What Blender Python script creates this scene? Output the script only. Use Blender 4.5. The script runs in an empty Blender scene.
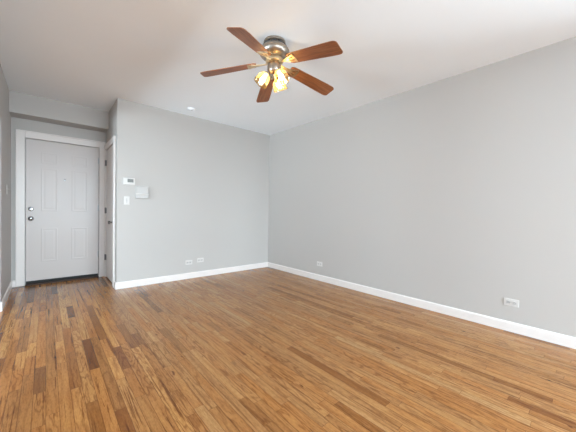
import bpy, bmesh, math, random
from mathutils import Vector, Matrix

# ------------------------------------------------------------------ camera
S = bpy.context.scene
C = S.collection
YAW, PITCH, ROLL, FPX = 0.7214, -0.0162, 0.0163, 274.9
CAM_H = 1.1276
fw = Vector((math.sin(YAW)*math.cos(PITCH), math.cos(YAW)*math.cos(PITCH), math.sin(PITCH)))
rt = Vector((math.cos(YAW), -math.sin(YAW), 0.0))
up = rt.cross(fw)
cr, sr = math.cos(ROLL), math.sin(ROLL)
r2, u2 = cr*rt + sr*up, -sr*rt + cr*up
cam_d = bpy.data.cameras.new('camera')
cam = bpy.data.objects.new('camera', cam_d)
C.objects.link(cam)
M = Matrix((r2, u2, -fw)).transposed().to_4x4()
M.translation = Vector((0, 0, CAM_H))
cam.matrix_world = M
cam_d.sensor_width = 36.0
cam_d.sensor_fit = 'HORIZONTAL'
cam_d.lens = FPX/576.0*36.0
cam_d.clip_start = 0.03
S.camera = cam

# ------------------------------------------------------------------ light
S.view_settings.view_transform = 'Standard'
S.view_settings.look = 'None'
S.view_settings.gamma = 1.0
S.view_settings.use_curve_mapping = False
S.view_settings.exposure = 0.0
EXPOSURE = 0.05
S.view_settings.exposure = EXPOSURE

world = bpy.data.worlds.new('daylight')
S.world = world
world.use_nodes = True
wb = world.node_tree.nodes['Background']
wb.inputs['Color'].default_value = (0.80, 0.90, 1.0, 1)
wb.inputs['Strength'].default_value = 1.2

def window_light(name, loc, rot, sx, sy, watts, color):
    l = bpy.data.lights.new(name, 'AREA')
    l.shape = 'RECTANGLE'; l.size = sx; l.size_y = sy
    l.energy = watts; l.color = color
    o = bpy.data.objects.new(name, l)
    o.location = loc; o.rotation_euler = rot
    C.objects.link(o)
    return o
DAY = (0.74, 0.885, 1.0)
GROUND = (0.74, 0.885, 1.0)
# daylight at each window (the hall and right ones are added for fill): sky light from above the sill and light thrown up by the bright ground outside
R_ = math.radians
# (y of the front wall is -4.2, x of the side wall is -3.4; each light stands outside its window)
window_light('sky_front', (-1.1, -8.2, 3.15), (R_(90-18), 0, 0), 6.0, 3.0, 600.0, DAY)
window_light('sky_front_east', (1.95, -8.25, 3.15), (R_(90-18), 0, 0), 5.0, 3.0, 3774.5, DAY)
window_light('sky_side', (-7.4, -0.6, 3.15), (0, R_(-90+18), 0), 3.0, 7.0, 288.0, DAY)
window_light('fill_hall_sky', (-6.9, 1.6, 2.9), (0, R_(-90+14), R_(14)), 3.4, 4.4, 374.1, DAY)  # light of an unseen window, added to brighten the far right wall
window_light('fill_hall_ground', (-4.8, 2.6, 0.25), (0, R_(-90-22), R_(10)), 1.3, 2.6, 844.6, GROUND)  # added upward light at the same unseen window, lifts far wall and ceiling
window_light('fill_right_ground', (4.8, -2.4, 0.25), (0, R_(90+24), R_(-22)), 1.3, 3.0, 429.9, GROUND)  # light at an unseen right window, added to lift ceiling and header
window_light('ground_front', (-1.1, -5.6, 0.15), (R_(90+25), 0, 0), 3.0, 1.3, 480.5, GROUND)
window_light('ground_front_east', (1.95, -5.6, 0.15), (R_(90+25), 0, 0), 2.4, 1.3, 334.8, GROUND)
window_light('ground_side', (-4.8, -0.6, 0.15), (0, R_(-90-25), 0), 1.3, 3.4, 15.0, GROUND)

# ------------------------------------------------------------------ room numbers (metres)
H = 2.66
W = 3.3874          # right wall
D = 4.4539          # back wall
DE = 5.4463         # entry wall
DS = 5.1695         # face of the dropped header
SOZ = 2.384
L = -0.3703         # stub wall beside the entry
XC = 0.7384         # closet return
STUB = 4.26
FR = -4.2           # front (window) wall
WL = -3.4           # far left wall
T = 0.14

# ------------------------------------------------------------------ node helpers
def new_mat(name):
    m = bpy.data.materials.new(name); m.use_nodes = True
    nt = m.node_tree
    return m, nt, nt.nodes['Principled BSDF']

class NT:
    def __init__(s, nt): s.nt = nt
    def n(s, typ, **kw):
        nd = s.nt.nodes.new(typ)
        for k, v in kw.items(): setattr(nd, k, v)
        return nd
    def put(s, sock, v):
        if isinstance(v, bpy.types.NodeSocket): s.nt.links.new(v, sock)
        else: sock.default_value = v
    def math(s, op, a, b=None, c=None, clamp=False):
        nd = s.n('ShaderNodeMath', operation=op); nd.use_clamp = clamp
        s.put(nd.inputs[0], a)
        if b is not None: s.put(nd.inputs[1], b)
        if c is not None: s.put(nd.inputs[2], c)
        return nd.outputs[0]
    def comb(s, x, y, z):
        nd = s.n('ShaderNodeCombineXYZ')
        for i, v in enumerate((x, y, z)): s.put(nd.inputs[i], v)
        return nd.outputs[0]
    def noise(s, vec, scale, detail=2.0, rough=0.5, dist=0.0):
        nd = s.n('ShaderNodeTexNoise')
        s.put(nd.inputs['Vector'], vec)
        nd.inputs['Scale'].default_value = scale
        nd.inputs['Detail'].default_value = detail
        nd.inputs['Roughness'].default_value = rough
        nd.inputs['Distortion'].default_value = dist
        return nd.outputs['Fac']
    def ramp(s, fac, stops):
        nd = s.n('ShaderNodeValToRGB')
        e = nd.color_ramp.elements
        while len(e) < len(stops): e.new(0.5)
        for i, (p, c) in enumerate(stops):
            e[i].position = p; e[i].color = (*c, 1)
        s.put(nd.inputs['Fac'], fac)
        return nd.outputs['Color']
    def mix(s, fac, a, b, blend='MIX'):
        nd = s.n('ShaderNodeMix', data_type='RGBA', blend_type=blend)
        s.put(nd.inputs[0], fac)
        s.put(nd.inputs[6], a); s.put(nd.inputs[7], b)
        return nd.outputs[2]
    def smooth(s, v, a, b):
        nd = s.n('ShaderNodeMapRange', interpolation_type='SMOOTHSTEP')
        s.put(nd.inputs[0], v)
        s.put(nd.inputs[1], a); s.put(nd.inputs[2], b)
        return nd.outputs[0]

def col4(c): return (*c, 1.0)

def paint(name, c, rough=0.55, bump=0.02, scale=260, spec=0.35):
    m, nt, b = new_mat(name); k = NT(nt)
    tc = k.n('ShaderNodeTexCoord').outputs['Object']
    big = k.noise(tc, 1.3, 2.0)
    b.inputs['Base Color'].default_value = col4(c)
    cc = k.mix(big, col4([x*0.985 for x in c]), col4([min(1, x*1.015) for x in c]))
    k.put(b.inputs['Base Color'], cc)
    b.inputs['Roughness'].default_value = rough
    b.inputs['Specular IOR Level'].default_value = spec
    if bump:
        bp = k.n('ShaderNodeBump')
        bp.inputs['Strength'].default_value = bump
        bp.inputs['Distance'].default_value = 0.002
        k.put(bp.inputs['Height'], k.noise(tc, scale, 2.0))
        k.put(b.inputs['Normal'], bp.outputs[0])
    return m

def plain(name, c, rough=0.4, metal=0.0, spec=0.5):
    m, nt, b = new_mat(name); k = NT(nt)
    tc = k.n('ShaderNodeTexCoord').outputs['Object']
    nz = k.noise(tc, 40, 2.0)
    k.put(b.inputs['Base Color'], k.mix(nz, col4([x*0.96 for x in c]), col4([min(1, x*1.04) for x in c])))
    b.inputs['Roughness'].default_value = rough
    b.inputs['Metallic'].default_value = metal
    b.inputs['Specular IOR Level'].default_value = spec
    return m

def floor_material():
    m, nt, b = new_mat('oak_strip_floor'); k = NT(nt)
    tc = k.n('ShaderNodeTexCoord').outputs['Object']
    sep = k.n('ShaderNodeSeparateXYZ'); k.put(sep.inputs[0], tc)
    x, y = sep.outputs[0], sep.outputs[1]
    PW = 0.0572
    xs = k.math('DIVIDE', x, PW)
    row = k.math('FLOOR', xs)
    fx = k.math('FRACT', xs)
    def wn(v):
        nd = k.n('ShaderNodeTexWhiteNoise', noise_dimensions='3D'); k.put(nd.inputs['Vector'], v); return nd
    rr = wn(k.comb(row, 3.7, 1.1))
    rs = k.n('ShaderNodeSeparateColor'); k.put(rs.inputs[0], rr.outputs['Color'])
    ln = k.math('MULTIPLY_ADD', rs.outputs[0], 0.62, 0.36)
    yo = k.math('MULTIPLY_ADD', rs.outputs[1], 7.0, y)
    ys = k.math('DIVIDE', yo, ln)
    # uneven board ends along a row
    wob = k.math('MULTIPLY', k.math('SINE', k.math('MULTIPLY', ys, 2.1)), 0.42)
    ys = k.math('ADD', ys, wob)
    colm = k.math('FLOOR', ys)
    fy = k.math('FRACT', ys)
    idn = wn(k.comb(row, colm, 9.3))
    ids = k.n('ShaderNodeSeparateColor'); k.put(ids.inputs[0], idn.outputs['Color'])
    v1, v2, v3 = ids.outputs[0], ids.outputs[1], ids.outputs[2]
    hall = k.math('LESS_THAN', row, 9.5)            # strips running on from the entry are older, redder boards
    # board tone
    tone_room = k.ramp(v1, [(0.0, FL[0]), (0.07, FL[1]), (0.30, FL[2]), (0.7, FL[3]), (1.0, FL[4])])
    tone_hall = k.ramp(v1, [(0.0, FH[0]), (0.13, FH[1]), (0.45, FH[2]), (0.75, FH[3]), (1.0, FH[4])])
    tone = k.mix(hall, tone_room, tone_hall)
    hue = k.mix(v2, (1.02, 0.975, 0.88, 1), (0.95, 1.03, 1.14, 1))
    tone = k.mix(1.0, tone, hue, 'MULTIPLY')
    # grain space, shifted per board
    gx = k.math('MULTIPLY_ADD', v2, 13.0, x)
    gy = k.math('MULTIPLY_ADD', v3, 31.0, y)
    warp = k.noise(k.comb(k.math('MULTIPLY', gx, 9.0), k.math('MULTIPLY', gy, 1.6), v1), 1.0, 3.0, 0.55)
    # growth rings: cathedral arches on some boards, straight on others
    arch = k.math('MULTIPLY_ADD', v3, 0.42, 0.06)
    ringp = k.math('ADD', k.math('MULTIPLY', gx, 150.0), k.math('MULTIPLY', k.math('MULTIPLY', warp, arch), 160.0))
    ring = k.math('MULTIPLY_ADD', k.math('SINE', ringp), 0.5, 0.5)
    ring = k.math('POWER', ring, 3.0)
    fine = k.noise(k.comb(k.math('MULTIPLY', gx, 330.0), k.math('MULTIPLY', gy, 20.0), 0.0), 1.0, 3.0, 0.6)
    blot = k.noise(k.comb(k.math('MULTIPLY', gx, 26.0), k.math('MULTIPLY', gy, 2.4), 2.0), 1.0, 3.0, 0.6)
    streak = k.noise(k.comb(k.math('MULTIPLY', gx, 55.0), k.math('MULTIPLY', gy, 1.5), 5.0), 1.0, 4.0, 0.62, 0.6)
    knot = k.noise(k.comb(k.math('MULTIPLY', gx, 22.0), k.math('MULTIPLY', gy, 9.0), 8.0), 1.0, 1.0)
    c = k.mix(k.math('MULTIPLY', ring, k.math('MULTIPLY_ADD', v3, 0.55, 0.22)), tone, (0.52, 0.41, 0.32, 1), 'MULTIPLY')
    c = k.mix(k.math('MULTIPLY', k.smooth(fine, 0.46, 0.70), 0.60), c, (0.62, 0.52, 0.42, 1), 'MULTIPLY')
    c = k.mix(k.math('MULTIPLY', k.smooth(blot, 0.42, 0.68), 0.60), c, (0.70, 0.58, 0.46, 1), 'MULTIPLY')
    c = k.mix(k.math('MULTIPLY', k.smooth(streak, 0.575, 0.63), k.math('MULTIPLY_ADD', hall, 0.27, 0.60)), c, (0.38, 0.26, 0.15, 1), 'MULTIPLY')
    c = k.mix(k.math('MULTIPLY', k.smooth(knot, 0.745, 0.80), 0.85), c, (0.25, 0.14, 0.08, 1), 'MULTIPLY')
    mott = k.noise(k.comb(k.math('MULTIPLY', gx, 150.0), k.math('MULTIPLY', gy, 38.0), 3.0), 1.0, 2.0, 0.6)
    c = k.mix(1.0, c, k.ramp(mott, [(0.30, (0.84, 0.81, 0.78)), (0.5, (1.0, 1.0, 1.0)), (0.70, (1.13, 1.13, 1.12))]), 'MULTIPLY')
    # seams
    ex = k.math('MULTIPLY', k.math('MINIMUM', fx, k.math('SUBTRACT', 1.0, fx)), PW)
    ey = k.math('MULTIPLY', k.math('MINIMUM', fy, k.math('SUBTRACT', 1.0, fy)), ln)
    edge = k.math('MINIMUM', ex, ey)
    seam = k.math('SUBTRACT', 1.0, k.smooth(edge, 0.0005, 0.0022))
    c = k.mix(k.math('MULTIPLY', seam, 0.70), c, (0.25, 0.15, 0.09, 1), 'MULTIPLY')
    k.put(b.inputs['Base Color'], c)
    rg = k.math('MULTIPLY_ADD', k.noise(tc, 7.0, 3.0), 0.10, 0.17)
    k.put(b.inputs['Roughness'], rg)
    b.inputs['Specular IOR Level'].default_value = 0.28
    bp = k.n('ShaderNodeBump')
    bp.inputs['Strength'].default_value = 0.22
    bp.inputs['Distance'].default_value = 0.001
    h = k.math('SUBTRACT', k.math('MULTIPLY', k.noise(tc, 16.0, 2.0), 0.8), k.math('ADD', seam, k.math('MULTIPLY', fine, 0.15)))
    k.put(bp.inputs['Height'], h)
    k.put(b.inputs['Normal'], bp.outputs[0])
    return m

FL = [(0.229,0.088,0.023), (0.360,0.158,0.046), (0.400,0.183,0.059), (0.424,0.202,0.068), (0.469,0.237,0.088)]
FH = [(0.139,0.044,0.010), (0.310,0.121,0.030), (0.417,0.180,0.050), (0.465,0.210,0.062), (0.524,0.259,0.081)]

def blade_material():
    m, nt, b = new_mat('walnut_blade'); k = NT(nt)
    tc = k.n('ShaderNodeTexCoord').outputs['Object']
    sep = k.n('ShaderNodeSeparateXYZ'); k.put(sep.inputs[0], tc)
    v = k.comb(k.math('MULTIPLY', sep.outputs[0], 5.0), k.math('MULTIPLY', sep.outputs[1], 70.0), 0.0)
    g = k.noise(v, 1.0, 4.0, 0.6, 0.5)
    k.put(b.inputs['Base Color'], k.ramp(g, [(0.25, (0.130,0.038,0.011)), (0.5, (0.245,0.082,0.026)), (0.8, (0.37,0.145,0.052))]))
    b.inputs['Roughness'].default_value = 0.38
    return m

def emit(name, c, strength):
    m, nt, b = new_mat(name)
    b.inputs['Base Color'].default_value = col4(c)
    b.inputs['Emission Color'].default_value = col4(c)
    b.inputs['Emission Strength'].default_value = strength
    return m

def amber_glass():
    m, nt, b = new_mat('amber_shade_glass'); k = NT(nt)
    out = [n for n in nt.nodes if n.type == 'OUTPUT_MATERIAL'][0]
    tc = k.n('ShaderNodeTexCoord').outputs['Object']
    nz = k.noise(tc, 55, 3.0)
    colr = k.ramp(nz, [(0.3, (0.42,0.21,0.05)), (0.7, (0.72,0.47,0.18))])
    tr = k.n('ShaderNodeBsdfTranslucent'); k.put(tr.inputs['Color'], colr)
    tp = k.n('ShaderNodeBsdfTransparent'); tp.inputs['Color'].default_value = (0.92, 0.74, 0.42, 1)
    gl = k.n('ShaderNodeBsdfGlossy'); gl.inputs['Roughness'].default_value = 0.12
    m1 = k.n('ShaderNodeMixShader'); m1.inputs[0].default_value = 0.45
    nt.links.new(tr.outputs[0], m1.inputs[1]); nt.links.new(tp.outputs[0], m1.inputs[2])
    m2 = k.n('ShaderNodeMixShader'); m2.inputs[0].default_value = 0.08
    nt.links.new(m1.outputs[0], m2.inputs[1]); nt.links.new(gl.outputs[0], m2.inputs[2])
    nt.links.new(m2.outputs[0], out.inputs['Surface'])
    return m

def pane_glass():
    m, nt, b = new_mat('window_glass'); k = NT(nt)
    out = [n for n in nt.nodes if n.type == 'OUTPUT_MATERIAL'][0]
    tp = k.n('ShaderNodeBsdfTransparent'); tp.inputs['Color'].default_value = (0.97, 0.98, 0.98, 1)
    gl = k.n('ShaderNodeBsdfGlossy'); gl.inputs['Roughness'].default_value = 0.02
    m2 = k.n('ShaderNodeMixShader'); m2.inputs[0].default_value = 0.06
    nt.links.new(tp.outputs[0], m2.inputs[1]); nt.links.new(gl.outputs[0], m2.inputs[2])
    nt.links.new(m2.outputs[0], out.inputs['Surface'])
    return m

WALL = paint('grey_wall_paint', (0.492, 0.467, 0.442))
CEIL = paint('white_ceiling_paint', (0.880, 0.912, 0.940), rough=0.8, bump=0.03)
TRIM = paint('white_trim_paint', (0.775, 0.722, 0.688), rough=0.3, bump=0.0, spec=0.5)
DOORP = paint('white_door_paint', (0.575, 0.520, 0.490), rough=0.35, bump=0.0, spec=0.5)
FLOOR = floor_material()
PLASTIC = plain('white_plastic', (0.66, 0.635, 0.605), 0.4)
PLASTIC2 = plain('pale_grey_plastic', (0.535, 0.515, 0.495), 0.5)
DARKP = plain('dark_slot', (0.06, 0.06, 0.06), 0.6)
SCREEN = plain('grey_green_display', (0.17, 0.175, 0.16), 0.45)
NICKEL = plain('brushed_nickel', (0.40, 0.345, 0.29), 0.36, 1.0)
CHROME = plain('satin_chrome', (0.36, 0.36, 0.37), 0.22, 1.0)
BRASS = plain('pale_brass', (0.80, 0.66, 0.44), 0.35, 1.0)
STEEL = plain('dark_steel_hinge', (0.20, 0.20, 0.20), 0.4, 1.0)
SATIN = plain('satin_hinge', (0.52, 0.52, 0.53), 0.4, 1.0)
RUBBER = plain('black_rubber', (0.012, 0.011, 0.010), 0.7)
WALNUTSILL = plain('dark_stained_oak', (0.050, 0.020, 0.008), 0.5)
BLADE = blade_material()
BULB = emit('lit_bulb', (1.0, 0.88, 0.66), 46.0)
AMBER = amber_glass()
GLASS = pane_glass()

# ------------------------------------------------------------------ mesh helpers
def obj(name, bm, mat, parent=None, smooth=False, loc=None, rot=None):
    bmesh.ops.recalc_face_normals(bm, faces=bm.faces)
    me = bpy.data.meshes.new(name)
    bm.to_mesh(me); bm.free()
    me.materials.append(mat)
    if smooth:
        for p in me.polygons: p.use_smooth = True
        try: me.set_sharp_from_angle(angle=math.radians(40))
        except Exception: pass
    o = bpy.data.objects.new(name, me)
    C.objects.link(o)
    if parent: o.parent = parent
    if loc: o.location = loc
    if rot: o.rotation_euler = rot
    return o

def box(bm, a, b, bev=0.0, seg=2):
    x0, y0, z0 = [min(a[i], b[i]) for i in range(3)]
    x1, y1, z1 = [max(a[i], b[i]) for i in range(3)]
    t = bmesh.new()
    v = [t.verts.new(c) for c in ((x0,y0,z0),(x1,y0,z0),(x1,y1,z0),(x0,y1,z0),(x0,y0,z1),(x1,y0,z1),(x1,y1,z1),(x0,y1,z1))]
    for f in ((0,3,2,1),(4,5,6,7),(0,1,5,4),(1,2,6,5),(2,3,7,6),(3,0,4,7)): t.faces.new([v[i] for i in f])
    if bev: bmesh.ops.bevel(t, geom=t.edges[:], offset=bev, segments=seg, profile=0.5, affect='EDGES')
    merge(bm, t)

def merge(bm, t, mat=None):
    if mat is not None: t.transform(mat)
    mp = {v: bm.verts.new(v.co) for v in t.verts}
    for f in t.faces:
        try: bm.faces.new([mp[v] for v in f.verts])
        except ValueError: pass
    t.free()

def lathe(bm, prof, n=32, mat=None, close=False, lobes=0, amp=None):
    """prof: list of (r, z). amp(i) gives scallop depth at profile index i"""
    t = bmesh.new(); rings = []
    for i, (r, z) in enumerate(prof):
        if r < 1e-6:
            rings.append([t.verts.new((0, 0, z))]); continue
        ring = []
        for j in range(n):
            a = 2*math.pi*j/n
            rr, zz = r, z
            if lobes and amp:
                rr = r*(1 + amp[i]*math.cos(lobes*a)); zz = z - abs(amp[i])*0.03*(1-math.cos(lobes*a))
            ring.append(t.verts.new((rr*math.cos(a), rr*math.sin(a), zz)))
        rings.append(ring)
    for A, B in zip(rings, rings[1:]):
        for j in range(n):
            k = (j+1) % n
            if len(A) == 1 and len(B) == 1: continue
            if len(A) == 1: t.faces.new((A[0], B[k], B[j]))
            elif len(B) == 1: t.faces.new((A[j], A[k], B[0]))
            else: t.faces.new((A[j], A[k], B[k], B[j]))
    merge(bm, t, mat)

def tube(bm, pts, r, n=10):
    t = bmesh.new(); rings = []
    pts = [Vector(p) for p in pts]
    for i, p in enumerate(pts):
        d = (pts[min(i+1, len(pts)-1)] - pts[max(i-1, 0)]).normalized()
        q = Vector((0, 0, 1)).rotation_difference(d)
        rings.append([t.verts.new(p + q @ Vector((r*math.cos(2*math.pi*j/n), r*math.sin(2*math.pi*j/n), 0))) for j in range(n)])
    for A, B in zip(rings, rings[1:]):
        for j in range(n): t.faces.new((A[j], A[(j+1) % n], B[(j+1) % n], B[j]))
    t.faces.new(rings[0][::-1]); t.faces.new(rings[-1])
    merge(bm, t)

def sweep_profile(bm, prof, p0, p1, nrm):
    """extrude a profile (list of (out, z)) from p0 to p1 along the floor; nrm is the outward direction"""
    t = bmesh.new()
    A = [t.verts.new((p0[0]+nrm[0]*o, p0[1]+nrm[1]*o, z)) for o, z in prof]
    B = [t.verts.new((p1[0]+nrm[0]*o, p1[1]+nrm[1]*o, z)) for o, z in prof]
    n = len(prof)
    for i in range(n): t.faces.new((A[i], A[(i+1) % n], B[(i+1) % n], B[i]))
    t.faces.new(A[::-1]); t.faces.new(B)
    merge(bm, t)

def wall_with_holes(bm, axis, c0, c1, u0, u1, z0, z1, holes):
    """wall slab between c0..c1 on `axis` ('x' or 'y'), spanning u0..u1 on the other; holes = [(ua, ub, za, zb)]"""
    us = sorted({u0, u1, *[h[0] for h in holes], *[h[1] for h in holes]})
    zs = sorted({z0, z1, *[h[2] for h in holes], *[h[3] for h in holes]})
    for i in range(len(us)-1):
        for j in range(len(zs)-1):
            um, zm = (us[i]+us[i+1])/2, (zs[j]+zs[j+1])/2
            if any(h[0] < um < h[1] and h[2] < zm < h[3] for h in holes): continue
            if axis == 'y': box(bm, (us[i], c0, zs[j]), (us[i+1], c1, zs[j+1]))
            else: box(bm, (c0, us[i], zs[j]), (c1, us[i+1], zs[j+1]))
    bmesh.ops.remove_doubles(bm, verts=bm.verts, dist=1e-5)
    seen = {}
    for f in bm.faces: seen.setdefault(frozenset(v.index for v in f.verts), []).append(f)
    bm.verts.index_update()
    seen = {}
    for f in bm.faces: seen.setdefault(frozenset(v.index for v in f.verts), []).append(f)
    dead = [f for fs in seen.values() if len(fs) > 1 for f in fs]
    bmesh.ops.delete(bm, geom=dead, context='FACES_ONLY')

def tag(o, label=None, cat=None, group=None, kind=None):
    if label: o['label'] = label
    if cat: o['category'] = cat
    if group: o['group'] = group
    if kind: o['kind'] = kind
    return o

def struct(name, bm, mat, label, cat, parent=None):
    return tag(obj(name, bm, mat, parent), label, cat, kind='structure')

def empty(name, loc, label, cat, group=None, rotz=0.0, kind=None):
    o = bpy.data.objects.new(name, None)
    o.empty_display_size = 0.1
    o.location = loc; o.rotation_euler = (0, 0, rotz)
    C.objects.link(o)
    return tag(o, label, cat, group, kind)

# ------------------------------------------------------------------ shell
bm = bmesh.new(); box(bm, (WL-T, FR-T, -0.12), (W+T, DE+T, 0.0))
struct('floor', bm, FLOOR, 'glossy oak strip floor running towards the white entry door', 'floor')
bm = bmesh.new(); box(bm, (WL-T, FR-T, H), (W+T, DE+T, H+0.12))
struct('ceiling', bm, CEIL, 'flat white ceiling above the fan', 'ceiling')

WR = (-3.5, -0.7)  # unseen window opening in the right wall, added for fill light
WZ0, WZ1 = 0.55, 2.25
bm = bmesh.new(); wall_with_holes(bm, 'x', W, W+T, FR-T, DE+T, 0, H, [(*WR, WZ0, WZ1)])
struct('wall_right', bm, WALL, 'long plain grey wall with two low outlets and a white baseboard', 'wall')
bm = bmesh.new(); box(bm, (XC+0.12, D, 0), (W, D+0.12, H))
struct('wall_back', bm, WALL, 'grey far wall carrying thermostat, chime box and light switch', 'wall')
CD0, CD1, CDT = 4.672, 5.385, 2.085     # closet door opening (y range, top)
bm = bmesh.new(); wall_with_holes(bm, 'x', XC, XC+0.12, D, DE, 0, H, [(CD0, CD1, 0, CDT)])
struct('wall_closet', bm, WALL, 'short grey return wall holding the narrow closet door', 'wall')
ED0, ED1, EDT = -0.2245, 0.648, 2.117   # entry door opening
bm = bmesh.new(); wall_with_holes(bm, 'y', DE, DE+T, WL-T, W, 0, H, [(ED0, ED1, 0, EDT)])
struct('wall_entry', bm, WALL, 'recessed grey wall around the white entry door', 'wall')
bm = bmesh.new(); wall_with_holes(bm, 'x', L-0.12, L, 1.5, DE, 0, H, [(1.8, STUB, 0, 2.07)])
struct('wall_left', bm, WALL, 'grey wall at the left edge, beside the entry door', 'wall')
bm = bmesh.new(); box(bm, (L, DS, SOZ), (XC, DE, H))
struct('trim_1', bm, WALL, 'grey dropped header across the ceiling above the entry door', 'header')

WIN = [(-2.5, 0.3), (0.85, 3.05)]
WZ0, WZ1 = 0.55, 2.25
WS = (-2.2, 1.0)
WH = (1.6, 4.6)  # unseen hall window opening, added for light on the far right wall
bm = bmesh.new(); wall_with_holes(bm, 'y', FR-T, FR, WL, W, 0, H, [(a, b, WZ0, WZ1) for a, b in WIN])
struct('wall_front', bm, WALL, 'grey window wall behind the viewer', 'wall')
bm = bmesh.new(); wall_with_holes(bm, 'x', WL-T, WL, FR-T, DE, 0, H, [(*WS, WZ0, WZ1), (*WH, WZ0, WZ1)])
struct('wall_side', bm, WALL, 'grey side wall with one wide window, outside the photo', 'wall')

def window(name, axis, c, a, b, z0, z1, label, sgn=1):
    bm = bmesh.new(); w = 0.05
    def bb(u0, u1, za, zb, d0=-0.10*sgn, d1=-0.04*sgn):
        if axis == 'y': box(bm, (u0, c+d0, za), (u1, c+d1, zb), 0.004)
        else: box(bm, (c+d0, u0, za), (c+d1, u1, zb), 0.004)
    bb(a, b, z0, z0+w); bb(a, b, z1-w, z1); bb(a, a+w, z0, z1); bb(b-w, b, z0, z1); bb(a+w, b-w, (z0+z1)/2-0.02, (z0+z1)/2+0.02)
    o = struct(name, bm, TRIM, label, 'window')
    bm = bmesh.new()
    if axis == 'y': box(bm, (a+w, c-0.074, z0+w), (b-w, c-0.07, z1-w))
    else: box(bm, (c-0.074*sgn, a+w, z0+w), (c-0.07*sgn, b-w, z1-w))
    obj('pane', bm, GLASS, o)
window('window_1', 'y', FR, *WIN[0], WZ0, WZ1, 'white sash window in the wall behind the viewer')
window('window_2', 'y', FR, *WIN[1], WZ0, WZ1, 'narrower white sash window behind the viewer near the long wall')
window('window_3', 'x', WL, *WS, WZ0, WZ1, 'wide white window in the side wall outside the photo')
window('added_window_5', 'x', W, *WR, WZ0, WZ1, 'added white window in the long right wall, unseen behind the viewer', -1)  # unseen window, added to light the left wall, header and ceiling
window('added_window_4', 'x', WL, *WH, WZ0, WZ1, 'added white window in the side wall facing the cased opening, outside the photo')  # unseen window, added to send light through the left opening

# baseboards
BP = [(0, 0), (0.014, 0), (0.014, 0.078), (0.011, 0.088), (0.006, 0.093), (0, 0.094)]
def baseboard(name, runs, label):
    bm = bmesh.new()
    for p0, p1, n in runs: sweep_profile(bm, BP, p0, p1, n)
    struct(name, bm, TRIM, label, 'baseboard')
baseboard('baseboard_right', [((W, FR), (W, D), (-1, 0))], 'white baseboard along the long right wall')
baseboard('baseboard_back', [((XC-0.014, D), (W-0.014, D), (0, -1))], 'white baseboard under the thermostat wall')
baseboard('baseboard_closet', [((XC, D), (XC, 4.565), (-1, 0))], 'short white baseboard at the corner beside the closet door')
baseboard('baseboard_left', [((L, STUB), (L, DE), (1, 0)), ((L-0.12, STUB), (L+0.014, STUB), (0, -1)), ((L+0.014, DE), (-0.325, DE), (0, -1)), ((L, 1.5), (L, 1.8), (1, 0))],
          'white baseboard wrapping the wall left of the entry door')

# casings
def casing_member(bm, axis, n, c, u0, u1, z0, z1):
    """flat casing with eased edges; axis is the wall normal axis, n its sign"""
    if axis == 'y':
        box(bm, (u0, c, z0), (u1, c+n*0.018, z1), 0.004)
    else:
        box(bm, (c, u0, z0), (c+n*0.018, u1, z1), 0.004)
bm = bmesh.new()
casing_member(bm, 'y', -1, DE, -0.322, ED0-0.004, 0, 2.218)
casing_member(bm, 'y', -1, DE, ED1+0.004, XC-0.003, 0, 2.218)
casing_member(bm, 'y', -1, DE, ED0-0.004, ED1+0.004, EDT+0.004, 2.218)
# back band around the outside
box(bm, (-0.326, DE, 0), (-0.310, DE-0.024, 2.222), 0.004)
box(bm, (-0.326, DE, 2.206), (XC-0.003, DE-0.024, 2.222), 0.004)
# jamb
box(bm, (ED0-0.02, DE, 0), (ED0+0.001, DE+0.12, EDT+0.001))
box(bm, (ED1-0.001, DE, 0), (ED1+0.02, DE+0.12, EDT+0.001))
box(bm, (ED0-0.02, DE, EDT-0.001), (ED1+0.02, DE+0.12, EDT+0.02))
struct('trim_2', bm, TRIM, 'white casing around the entry door', 'door casing')
bm = bmesh.new()
casing_member(bm, 'x', -1, XC, 4.566, CD0, 0, 2.165)
casing_member(bm, 'x', -1, XC, CD0, 5.424, CDT, 2.165)
box(bm, (XC-0.024, 4.562, 0), (XC, 4.578, 2.169), 0.004)
box(bm, (XC-0.024, 4.562, 2.153), (XC, 5.424, 2.169), 0.004)
casing_member(bm, 'x', -1, XC, CD1, 5.424, 0, CDT)
box(bm, (XC, CD0-0.02, 0), (XC+0.11, CD0+0.001, CDT))
box(bm, (XC, CD1-0.001, 0), (XC+0.11, CD1+0.02, CDT))
struct('trim_3', bm, TRIM, 'white casing around the narrow closet door', 'door casing')
bm = bmesh.new()
box(bm, (ED0+0.002, DE-0.055, 0), (ED1-0.002, DE+0.10, 0.018), 0.005)
struct('trim_4', bm, WALNUTSILL, 'dark wooden threshold under the entry door', 'threshold')

# ------------------------------------------------------------------ doors
def panel_relief(bm, x0, x1, z0, z1, y):
    """raised moulding and field on the face at y (outward -y)"""
    t = bmesh.new()
    loops = [(0.0, 0.0), (0.008, 0.0013), (0.014, 0.0013), (0.024, 0.0), (0.034, 0.0), (0.052, 0.0011)]
    rings = []
    for o, d in loops:
        rings.append([t.verts.new(p) for p in ((x0+o, y-d-0.0002, z0+o), (x1-o, y-d-0.0002, z0+o), (x1-o, y-d-0.0002, z1-o), (x0+o, y-d-0.0002, z1-o))])
    for A, B in zip(rings, rings[1:]):
        for j in range(4): t.faces.new((A[j], A[(j+1) % 4], B[(j+1) % 4], B[j]))
    t.faces.new(rings[-1])
    merge(bm, t)

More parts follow.
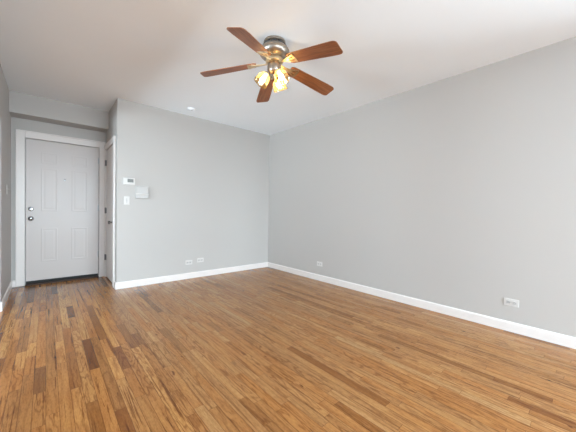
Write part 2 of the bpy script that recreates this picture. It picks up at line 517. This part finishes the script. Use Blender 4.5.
DF = DE + 0.006       # face of the entry slab
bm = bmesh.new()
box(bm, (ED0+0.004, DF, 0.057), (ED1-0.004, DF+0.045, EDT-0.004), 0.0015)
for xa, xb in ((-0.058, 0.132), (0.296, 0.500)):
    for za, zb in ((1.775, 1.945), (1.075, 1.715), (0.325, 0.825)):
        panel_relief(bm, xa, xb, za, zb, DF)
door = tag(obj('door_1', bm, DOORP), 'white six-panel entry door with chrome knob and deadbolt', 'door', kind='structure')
TOY = Matrix.Rotation(math.radians(90), 4, 'X')      # local z -> -y
def at(x, y, z, rot): return Matrix.Translation((x, y, z)) @ rot
bm = bmesh.new()
lathe(bm, [(0, 0), (0.033, 0), (0.033, 0.005), (0.028, 0.010), (0.013, 0.013), (0.011, 0.030), (0.015, 0.036), (0.026, 0.044), (0.0285, 0.054), (0.026, 0.064), (0.016, 0.070), (0, 0.071)], 28, at(-0.168, DF, 0.965, TOY))
tag(obj('door_knob', bm, CHROME, door, True), 'round chrome knob on the entry door')
bm = bmesh.new()
lathe(bm, [(0, 0), (0.031, 0), (0.031, 0.006), (0.026, 0.014), (0.020, 0.016), (0, 0.016)], 28, at(-0.168, DF, 1.105, TOY))
box(bm, (-0.172, DF-0.034, 1.087), (-0.164, DF-0.014, 1.123), 0.003)
tag(obj('deadbolt', bm, CHROME, door, True), 'chrome deadbolt thumb turn above the knob')
bm = bmesh.new()
lathe(bm, [(0, 0), (0.010, 0), (0.010, 0.003), (0.006, 0.005), (0.005, 0.003), (0, 0.003)], 20, at(0.213, DF, 1.555, TOY))
tag(obj('peephole', bm, CHROME, door, True), 'small metal peephole')
for z in (1.904, 1.135, 0.378):
    bm = bmesh.new()
    lathe(bm, [(0, -0.052), (0.005, -0.050), (0.0065, -0.046), (0.0065, 0.046), (0.005, 0.050), (0, 0.052)], 12, Matrix.Translation((ED1-0.001, DE-0.006, z)))
    box(bm, (ED1-0.016, DE+0.0035, z-0.044), (ED1+0.002, DE+0.006, z+0.044))
    obj('hinge', bm, SATIN, door, True)
bm = bmesh.new()
box(bm, (ED0+0.004, DF+0.004, 0.018), (ED1-0.004, DF+0.040, 0.057))
tag(obj('door_sweep', bm, RUBBER, door), 'black sweep under the entry door')

CF = XC + 0.004
bm = bmesh.new()
box(bm, (CF, CD0+0.004, 0.016), (CF+0.036, CD1-0.004, CDT-0.004), 0.002)
door2 = tag(obj('door_2', bm, TRIM), 'narrow white closet door seen edge-on, with dark hinges and dark knob', 'door', kind='structure')
TOX = Matrix.Rotation(math.radians(-90), 4, 'Y')     # local z -> -x
bm = bmesh.new()
lathe(bm, [(0, 0), (0.026, 0), (0.026, 0.004), (0.020, 0.008), (0.010, 0.011), (0.009, 0.028), (0.014, 0.034), (0.024, 0.042), (0.026, 0.052), (0.022, 0.060), (0, 0.064)], 24, at(CF, 4.775, 0.925, TOX))
tag(obj('door_knob', bm, STEEL, door2, True), 'dark round closet knob')
for z in (1.873, 1.096, 0.328):
    bm = bmesh.new()
    lathe(bm, [(0, -0.050), (0.006, -0.048), (0.008, -0.044), (0.008, 0.044), (0.006, 0.048), (0, 0.050)], 12, Matrix.Translation((XC-0.010, CD1-0.001, z)))
    box(bm, (XC-0.003, CD1-0.040, z-0.044), (CF+0.001, CD1+0.012, z+0.044))
    obj('hinge', bm, STEEL, door2, True)

# ------------------------------------------------------------------ ceiling fan
FX, FY = 1.550, 1.984
HUBZ, TIPZ, FR_ = 2.4805, 2.374, 0.659
BZ = HUBZ
fan = empty('ceiling_fan', (FX, FY, H), 'five-blade walnut ceiling fan with lit amber glass shades', 'ceiling fan')
def fobj(name, bm, mat, smooth=True, parent=None): return obj(name, bm, mat, parent or fan, smooth)
# local z: 0 = ceiling
zb = BZ - H
bm = bmesh.new()
lathe(bm, [(0, 0), (0.098, 0), (0.100, -0.008), (0.098, -0.020), (0.090, -0.024), (0, -0.024)], 40)
fobj('canopy', bm, NICKEL)
bm = bmesh.new()
lathe(bm, [(0, -0.024), (0.080, -0.024), (0.090, -0.028), (0.117, -0.060), (0.132, -0.078), (0.137, -0.092), (0.135, -0.112), (0.122, -0.130), (0.100, -0.146), (0.080, -0.152), (0, -0.152)], 48)
housing = fobj('motor_housing', bm, NICKEL)
for i in range(10):                     # dark vents in the shoulder of the housing
    a = 2*math.pi*(i+0.35)/10
    bm = bmesh.new()
    t = bmesh.new()
    n = 8; A = []; B = []
    for j in range(n+1):
        aa = (j/n-0.5)*0.46
        for lst, (r, z) in ((A, (0.0915, -0.0280)), (B, (0.1140, -0.0560))):
            lst.append(t.verts.new(((r+0.0018)*math.cos(aa+a), (r+0.0018)*math.sin(aa+a), z+0.0012)))
    A2 = [t.verts.new(v.co*1.0 - Vector((math.cos(a)*0.004, math.sin(a)*0.004, 0.004))) for v in A]
    B2 = [t.verts.new(v.co*1.0 - Vector((math.cos(a)*0.004, math.sin(a)*0.004, 0.004))) for v in B]
    for j in range(n):
        t.faces.new((A[j], A[j+1], B[j+1], B[j])); t.faces.new((A2[j+1], A2[j], B2[j], B2[j+1]))
        t.faces.new((A[j+1], A[j], A2[j], A2[j+1])); t.faces.new((B[j], B[j+1], B2[j+1], B2[j]))
    t.faces.new((A[0], B[0], B2[0], A2[0])); t.faces.new((A[n], A2[n], B2[n], B[n]))
    merge(bm, t)
    fobj('vent_slot', bm, DARKP, False, housing)
bm = bmesh.new()
lathe(bm, [(0, -0.152), (0.072, -0.152), (0.078, -0.160), (0.078, -0.184), (0.070, -0.192), (0, -0.192)], 40)
tag(fobj('rotor_hub', bm, BRASS), 'brass coloured hub that carries the blades')
bm = bmesh.new()
lathe(bm, [(0, -0.192), (0.050, -0.192), (0.056, -0.200), (0.062, -0.225), (0.062, -0.262), (0.054, -0.280), (0.034, -0.292), (0.014, -0.298), (0.009, -0.312), (0, -0.316)], 40)
fitter = fobj('light_fitter', bm, NICKEL)

slope = math.atan2(HUBZ-TIPZ, FR_)
PHI0 = -4.55016 + math.pi
R0, R1, BWR, BWT = 0.165, 0.676, 0.116, 0.146
PITCHB = math.radians(-12)
def blade_bm():
    t = bmesh.new()
    xs = [R0 + (R1-R0-0.042)*i/20 for i in range(20)] + [R1 - 0.042*(1-math.sin(math.pi/2*j/10)) for j in range(11)]
    top, bot = [], []
    pts = []
    for x in xs:
        f = (x-R0)/(R1-R0)
        hw = (BWR + (BWT-BWR)*min(1, f*1.25))/2
        if x < R0+0.03: hw *= 0.78+0.22*math.sqrt(max(0, 1-((R0+0.03-x)/0.03)**2))
        e = R1-x
        if e < 0.040: hw *= 0.66+0.34*math.sqrt(max(0, 1-((0.040-e)/0.040)**2))
        pts.append((x, hw))
    up_, lo_ = [], []
    for z, lst in ((0.003, up_), (-0.003, lo_)):
        for x, hw in pts: lst.append((t.verts.new((x, hw, z)), t.verts.new((x, -hw, z))))
    for lst in (up_, lo_):
        for (a, b), (c, d) in zip(lst, lst[1:]): t.faces.new((a, b, d, c))
    for (a, b), (c, d), (e, f), (g, h) in zip(up_, up_[1:], lo_, lo_[1:]):
        t.faces.new((a, c, g, e)); t.faces.new((b, f, h, d))
    t.faces.new((up_[0][0], lo_[0][0], lo_[0][1], up_[0][1])); t.faces.new((up_[-1][0], up_[-1][1], lo_[-1][1], lo_[-1][0]))
    return t
def iron_bm():
    """blade iron: arm from the hub, widening to a three-sided open plate under the blade root"""
    t = bmesh.new()
    def prism(poly, z0, z1):
        A = [t.verts.new((x, y, z0)) for x, y in poly]; B = [t.verts.new((x, y, z1)) for x, y in poly]
        n = len(poly)
        t.faces.new(A[::-1]); t.faces.new(B)
        for i in range(n): t.faces.new((A[i], A[(i+1) % n], B[(i+1) % n], B[i]))
    prism([(0.066, -0.014), (0.130, -0.012), (0.130, 0.012), (0.066, 0.014)], -0.011, -0.004)
    prism([(0.128, -0.013), (0.236, -0.047), (0.240, -0.030), (0.146, -0.004)], -0.0095, -0.0035)
    prism([(0.128, 0.013), (0.146, 0.004), (0.240, 0.030), (0.236, 0.047)], -0.0095, -0.0035)
    prism([(0.222, -0.047), (0.244, -0.049), (0.250, 0.0), (0.244, 0.049), (0.222, 0.047), (0.228, 0.0)], -0.0095, -0.0035)
    prism([(0.128, -0.012), (0.226, -0.008), (0.226, 0.008), (0.128, 0.012)], -0.0090, -0.0035)
    return t
b_me = i_me = None
for i in range(5):
    a = PHI0 - i*2*math.pi/5
    mat = Matrix.Translation((0, 0, zb)) @ Matrix.Rotation(a, 4, 'Z') @ Matrix.Rotation(slope, 4, 'Y') @ Matrix.Rotation(PITCHB, 4, 'X')
    if i == 0:
        b = fobj('blade', blade_bm(), BLADE, False)
        ir = fobj('blade_iron', iron_bm(), BRASS, False)
        b0, i0 = b, ir
    else:
        b = b0.copy(); C.objects.link(b); b.parent = fan
        ir = i0.copy(); C.objects.link(ir); ir.parent = fan
    b.matrix_local = mat; ir.matrix_local = mat

# three lamps of the light kit
cam_ang = math.atan2(-FY, -FX)
SHADE = [(0.024, 0.000), (0.032, -0.006), (0.047, -0.022), (0.056, -0.042), (0.059, -0.062), (0.058, -0.080), (0.059, -0.094), (0.064, -0.104)]
SAMP = [0, 0, 0.01, 0.02, 0.03, 0.04, 0.055, 0.08]
for i, da in enumerate((-80, 36, 150)):
    a = cam_ang + math.radians(da)
    tilt = math.radians(33)
    base = Vector((0.050*math.cos(a), 0.050*math.sin(a), -0.268))
    d = Vector((math.cos(a)*math.sin(tilt), math.sin(a)*math.sin(tilt), -math.cos(tilt)))
    q = Vector((0, 0, -1)).rotation_difference(d)
    neck = base + d*0.030
    bm = bmesh.new()
    tube(bm, [Vector((0.045*math.cos(a), 0.045*math.sin(a), -0.245)), base, neck - d*0.006], 0.011, 12)
    lathe(bm, [(0, 0.012), (0.018, 0.010), (0.027, 0.0), (0.027, -0.012), (0.020, -0.014), (0.016, -0.014), (0, -0.014)], 24, Matrix.Translation(neck) @ q.to_matrix().to_4x4())
    arm = fobj('lamp_holder', bm, NICKEL)
    bm = bmesh.new()
    mt = Matrix.Translation(neck + d*0.004) @ q.to_matrix().to_4x4()
    lathe(bm, SHADE, 48, mt, lobes=8, amp=SAMP)
    sh = fobj('lamp_shade', bm, AMBER)
    bm = bmesh.new()
    mb = Matrix.Translation(neck + d*0.014) @ q.to_matrix().to_4x4()
    lathe(bm, [(0, 0.0), (0.012, -0.002), (0.013, -0.018), (0.016, -0.030), (0.0225, -0.043), (0.024, -0.054), (0.021, -0.066), (0.013, -0.074), (0, -0.077)], 24, mb)
    bl = fobj('bulb', bm, BULB, True, sh)
    tag(bl, 'lit warm white bulb')

# ------------------------------------------------------------------ small things on walls and ceiling
bm = bmesh.new()
lathe(bm, [(0, 0), (0.064, 0), (0.064, -0.005), (0.058, -0.014), (0.046, -0.019), (0.030, -0.021), (0, -0.021)], 36)
smoke = obj('smoke_detector', bm, CEIL, None, True, (1.655, 4.13, H))
tag(smoke, 'small round white smoke detector on the ceiling', 'smoke detector')
bm = bmesh.new(); lathe(bm, [(0, -0.020), (0.010, -0.021), (0.010, -0.024), (0, -0.024)], 16)
obj('test_button', bm, PLASTIC2, smoke)

# fixtures are modelled on the plane y=0 facing -y, x to the viewer's right
def outlet(loc, rotz, label):
    t = empty('wall_outlet', loc, label, 'outlet', 'horizontal wall outlets', rotz)
    bm = bmesh.new(); box(bm, (-0.058, -0.006, -0.036), (0.058, 0, 0.036), 0.003)
    obj('cover_plate', bm, PLASTIC, t)
    for sx in (-0.0245, 0.0245):
        bm = bmesh.new(); box(bm, (sx-0.0165, -0.0085, -0.0145), (sx+0.0165, -0.0055, 0.0145), 0.003)
        s = tag(obj('socket', bm, PLASTIC2, t), 'pale grey socket')
        bm = bmesh.new()
        box(bm, (sx-0.007, -0.0090, 0.0050), (sx+0.004, -0.0083, 0.0072))
        box(bm, (sx-0.007, -0.0090, -0.0072), (sx+0.004, -0.0083, -0.0050))
        box(bm, (sx+0.0085, -0.0090, -0.0022), (sx+0.0125, -0.0083, 0.0022))
        obj('slots', bm, DARKP, s)
    bm = bmesh.new(); lathe(bm, [(0, 0), (0.003, 0), (0.003, 0.0015), (0, 0.002)], 12, Matrix.Translation((0, -0.006, 0)) @ TOY)
    obj('screw', bm, CHROME, t)
    return t
outlet((1.760, D, 0.264), 0, 'white outlet on the far wall, nearer the closet corner')
outlet((1.957, D, 0.283), 0, 'white outlet on the far wall, nearer the middle of that wall')
outlet((W, 0.552, 0.281), math.radians(-90), 'white outlet on the long right wall, close to the viewer')
outlet((W, 3.040, 0.272), math.radians(-90), 'white outlet on the long right wall, near the far corner')

def switch(name, loc, rotz, label):
    t = empty(name, loc, label, 'light switch', None, rotz)
    bm = bmesh.new(); box(bm, (-0.036, -0.006, -0.059), (0.036, 0, 0.059), 0.003)
    obj('cover_plate', bm, PLASTIC, t)
    bm = bmesh.new(); box(bm, (-0.008, -0.008, -0.018), (0.008, -0.0055, 0.018), 0.001)
    f = obj('toggle_frame', bm, PLASTIC2, t)
    bm = bmesh.new(); box(bm, (-0.004, -0.020, -0.002), (0.004, -0.007, 0.010), 0.0015)
    obj('toggle', bm, PLASTIC2, t)
    for z in (0.030, -0.030):
        bm = bmesh.new(); lathe(bm, [(0, 0), (0.003, 0), (0.003, 0.0015), (0, 0.002)], 12, Matrix.Translation((0, -0.006, z)) @ TOY)
        obj('screw', bm, CHROME, t)
    return t
switch('light_switch', (0.857, D, 1.247), 0, 'white toggle light switch below the thermostat')
switch('light_switch', (L, 4.90, 1.345), math.radians(90), 'white light switch on the wall left of the entry door')

th = empty('thermostat', (0.880, D, 1.520), 'white thermostat with grey display above the light switch', 'thermostat')
bm = bmesh.new(); box(bm, (-0.076, -0.026, -0.048), (0.076, 0, 0.048), 0.006)
obj('body', bm, PLASTIC, th)
bm = bmesh.new(); box(bm, (-0.018, -0.028, -0.014), (0.058, -0.0255, 0.034), 0.001)
tag(obj('display', bm, SCREEN, th), 'grey display')
for x in (-0.004, 0.020, 0.044):
    bm = bmesh.new(); box(bm, (x-0.009, -0.029, -0.036), (x+0.009, -0.0255, -0.022), 0.001)
    obj('button', bm, PLASTIC, th)

ch = empty('door_chime', (1.052, D, 1.370), 'square white two-part chime box right of the light switch', 'door chime')
bm = bmesh.new(); box(bm, (-0.084, -0.030, -0.089), (0.084, 0, 0.089), 0.004)
obj('body', bm, PLASTIC2, ch)
bm = bmesh.new(); box(bm, (-0.080, -0.036, -0.012), (0.080, -0.029, 0.085), 0.003)
obj('upper_cover', bm, PLASTIC2, ch)
bm = bmesh.new(); box(bm, (-0.080, -0.036, -0.085), (0.080, -0.029, -0.034), 0.003)
obj('lower_cover', bm, PLASTIC2, ch)
bm = bmesh.new(); box(bm, (-0.083, -0.042, -0.031), (0.083, -0.029, -0.015), 0.003)
tag(obj('ridge', bm, PLASTIC, ch), 'bright white ridge')
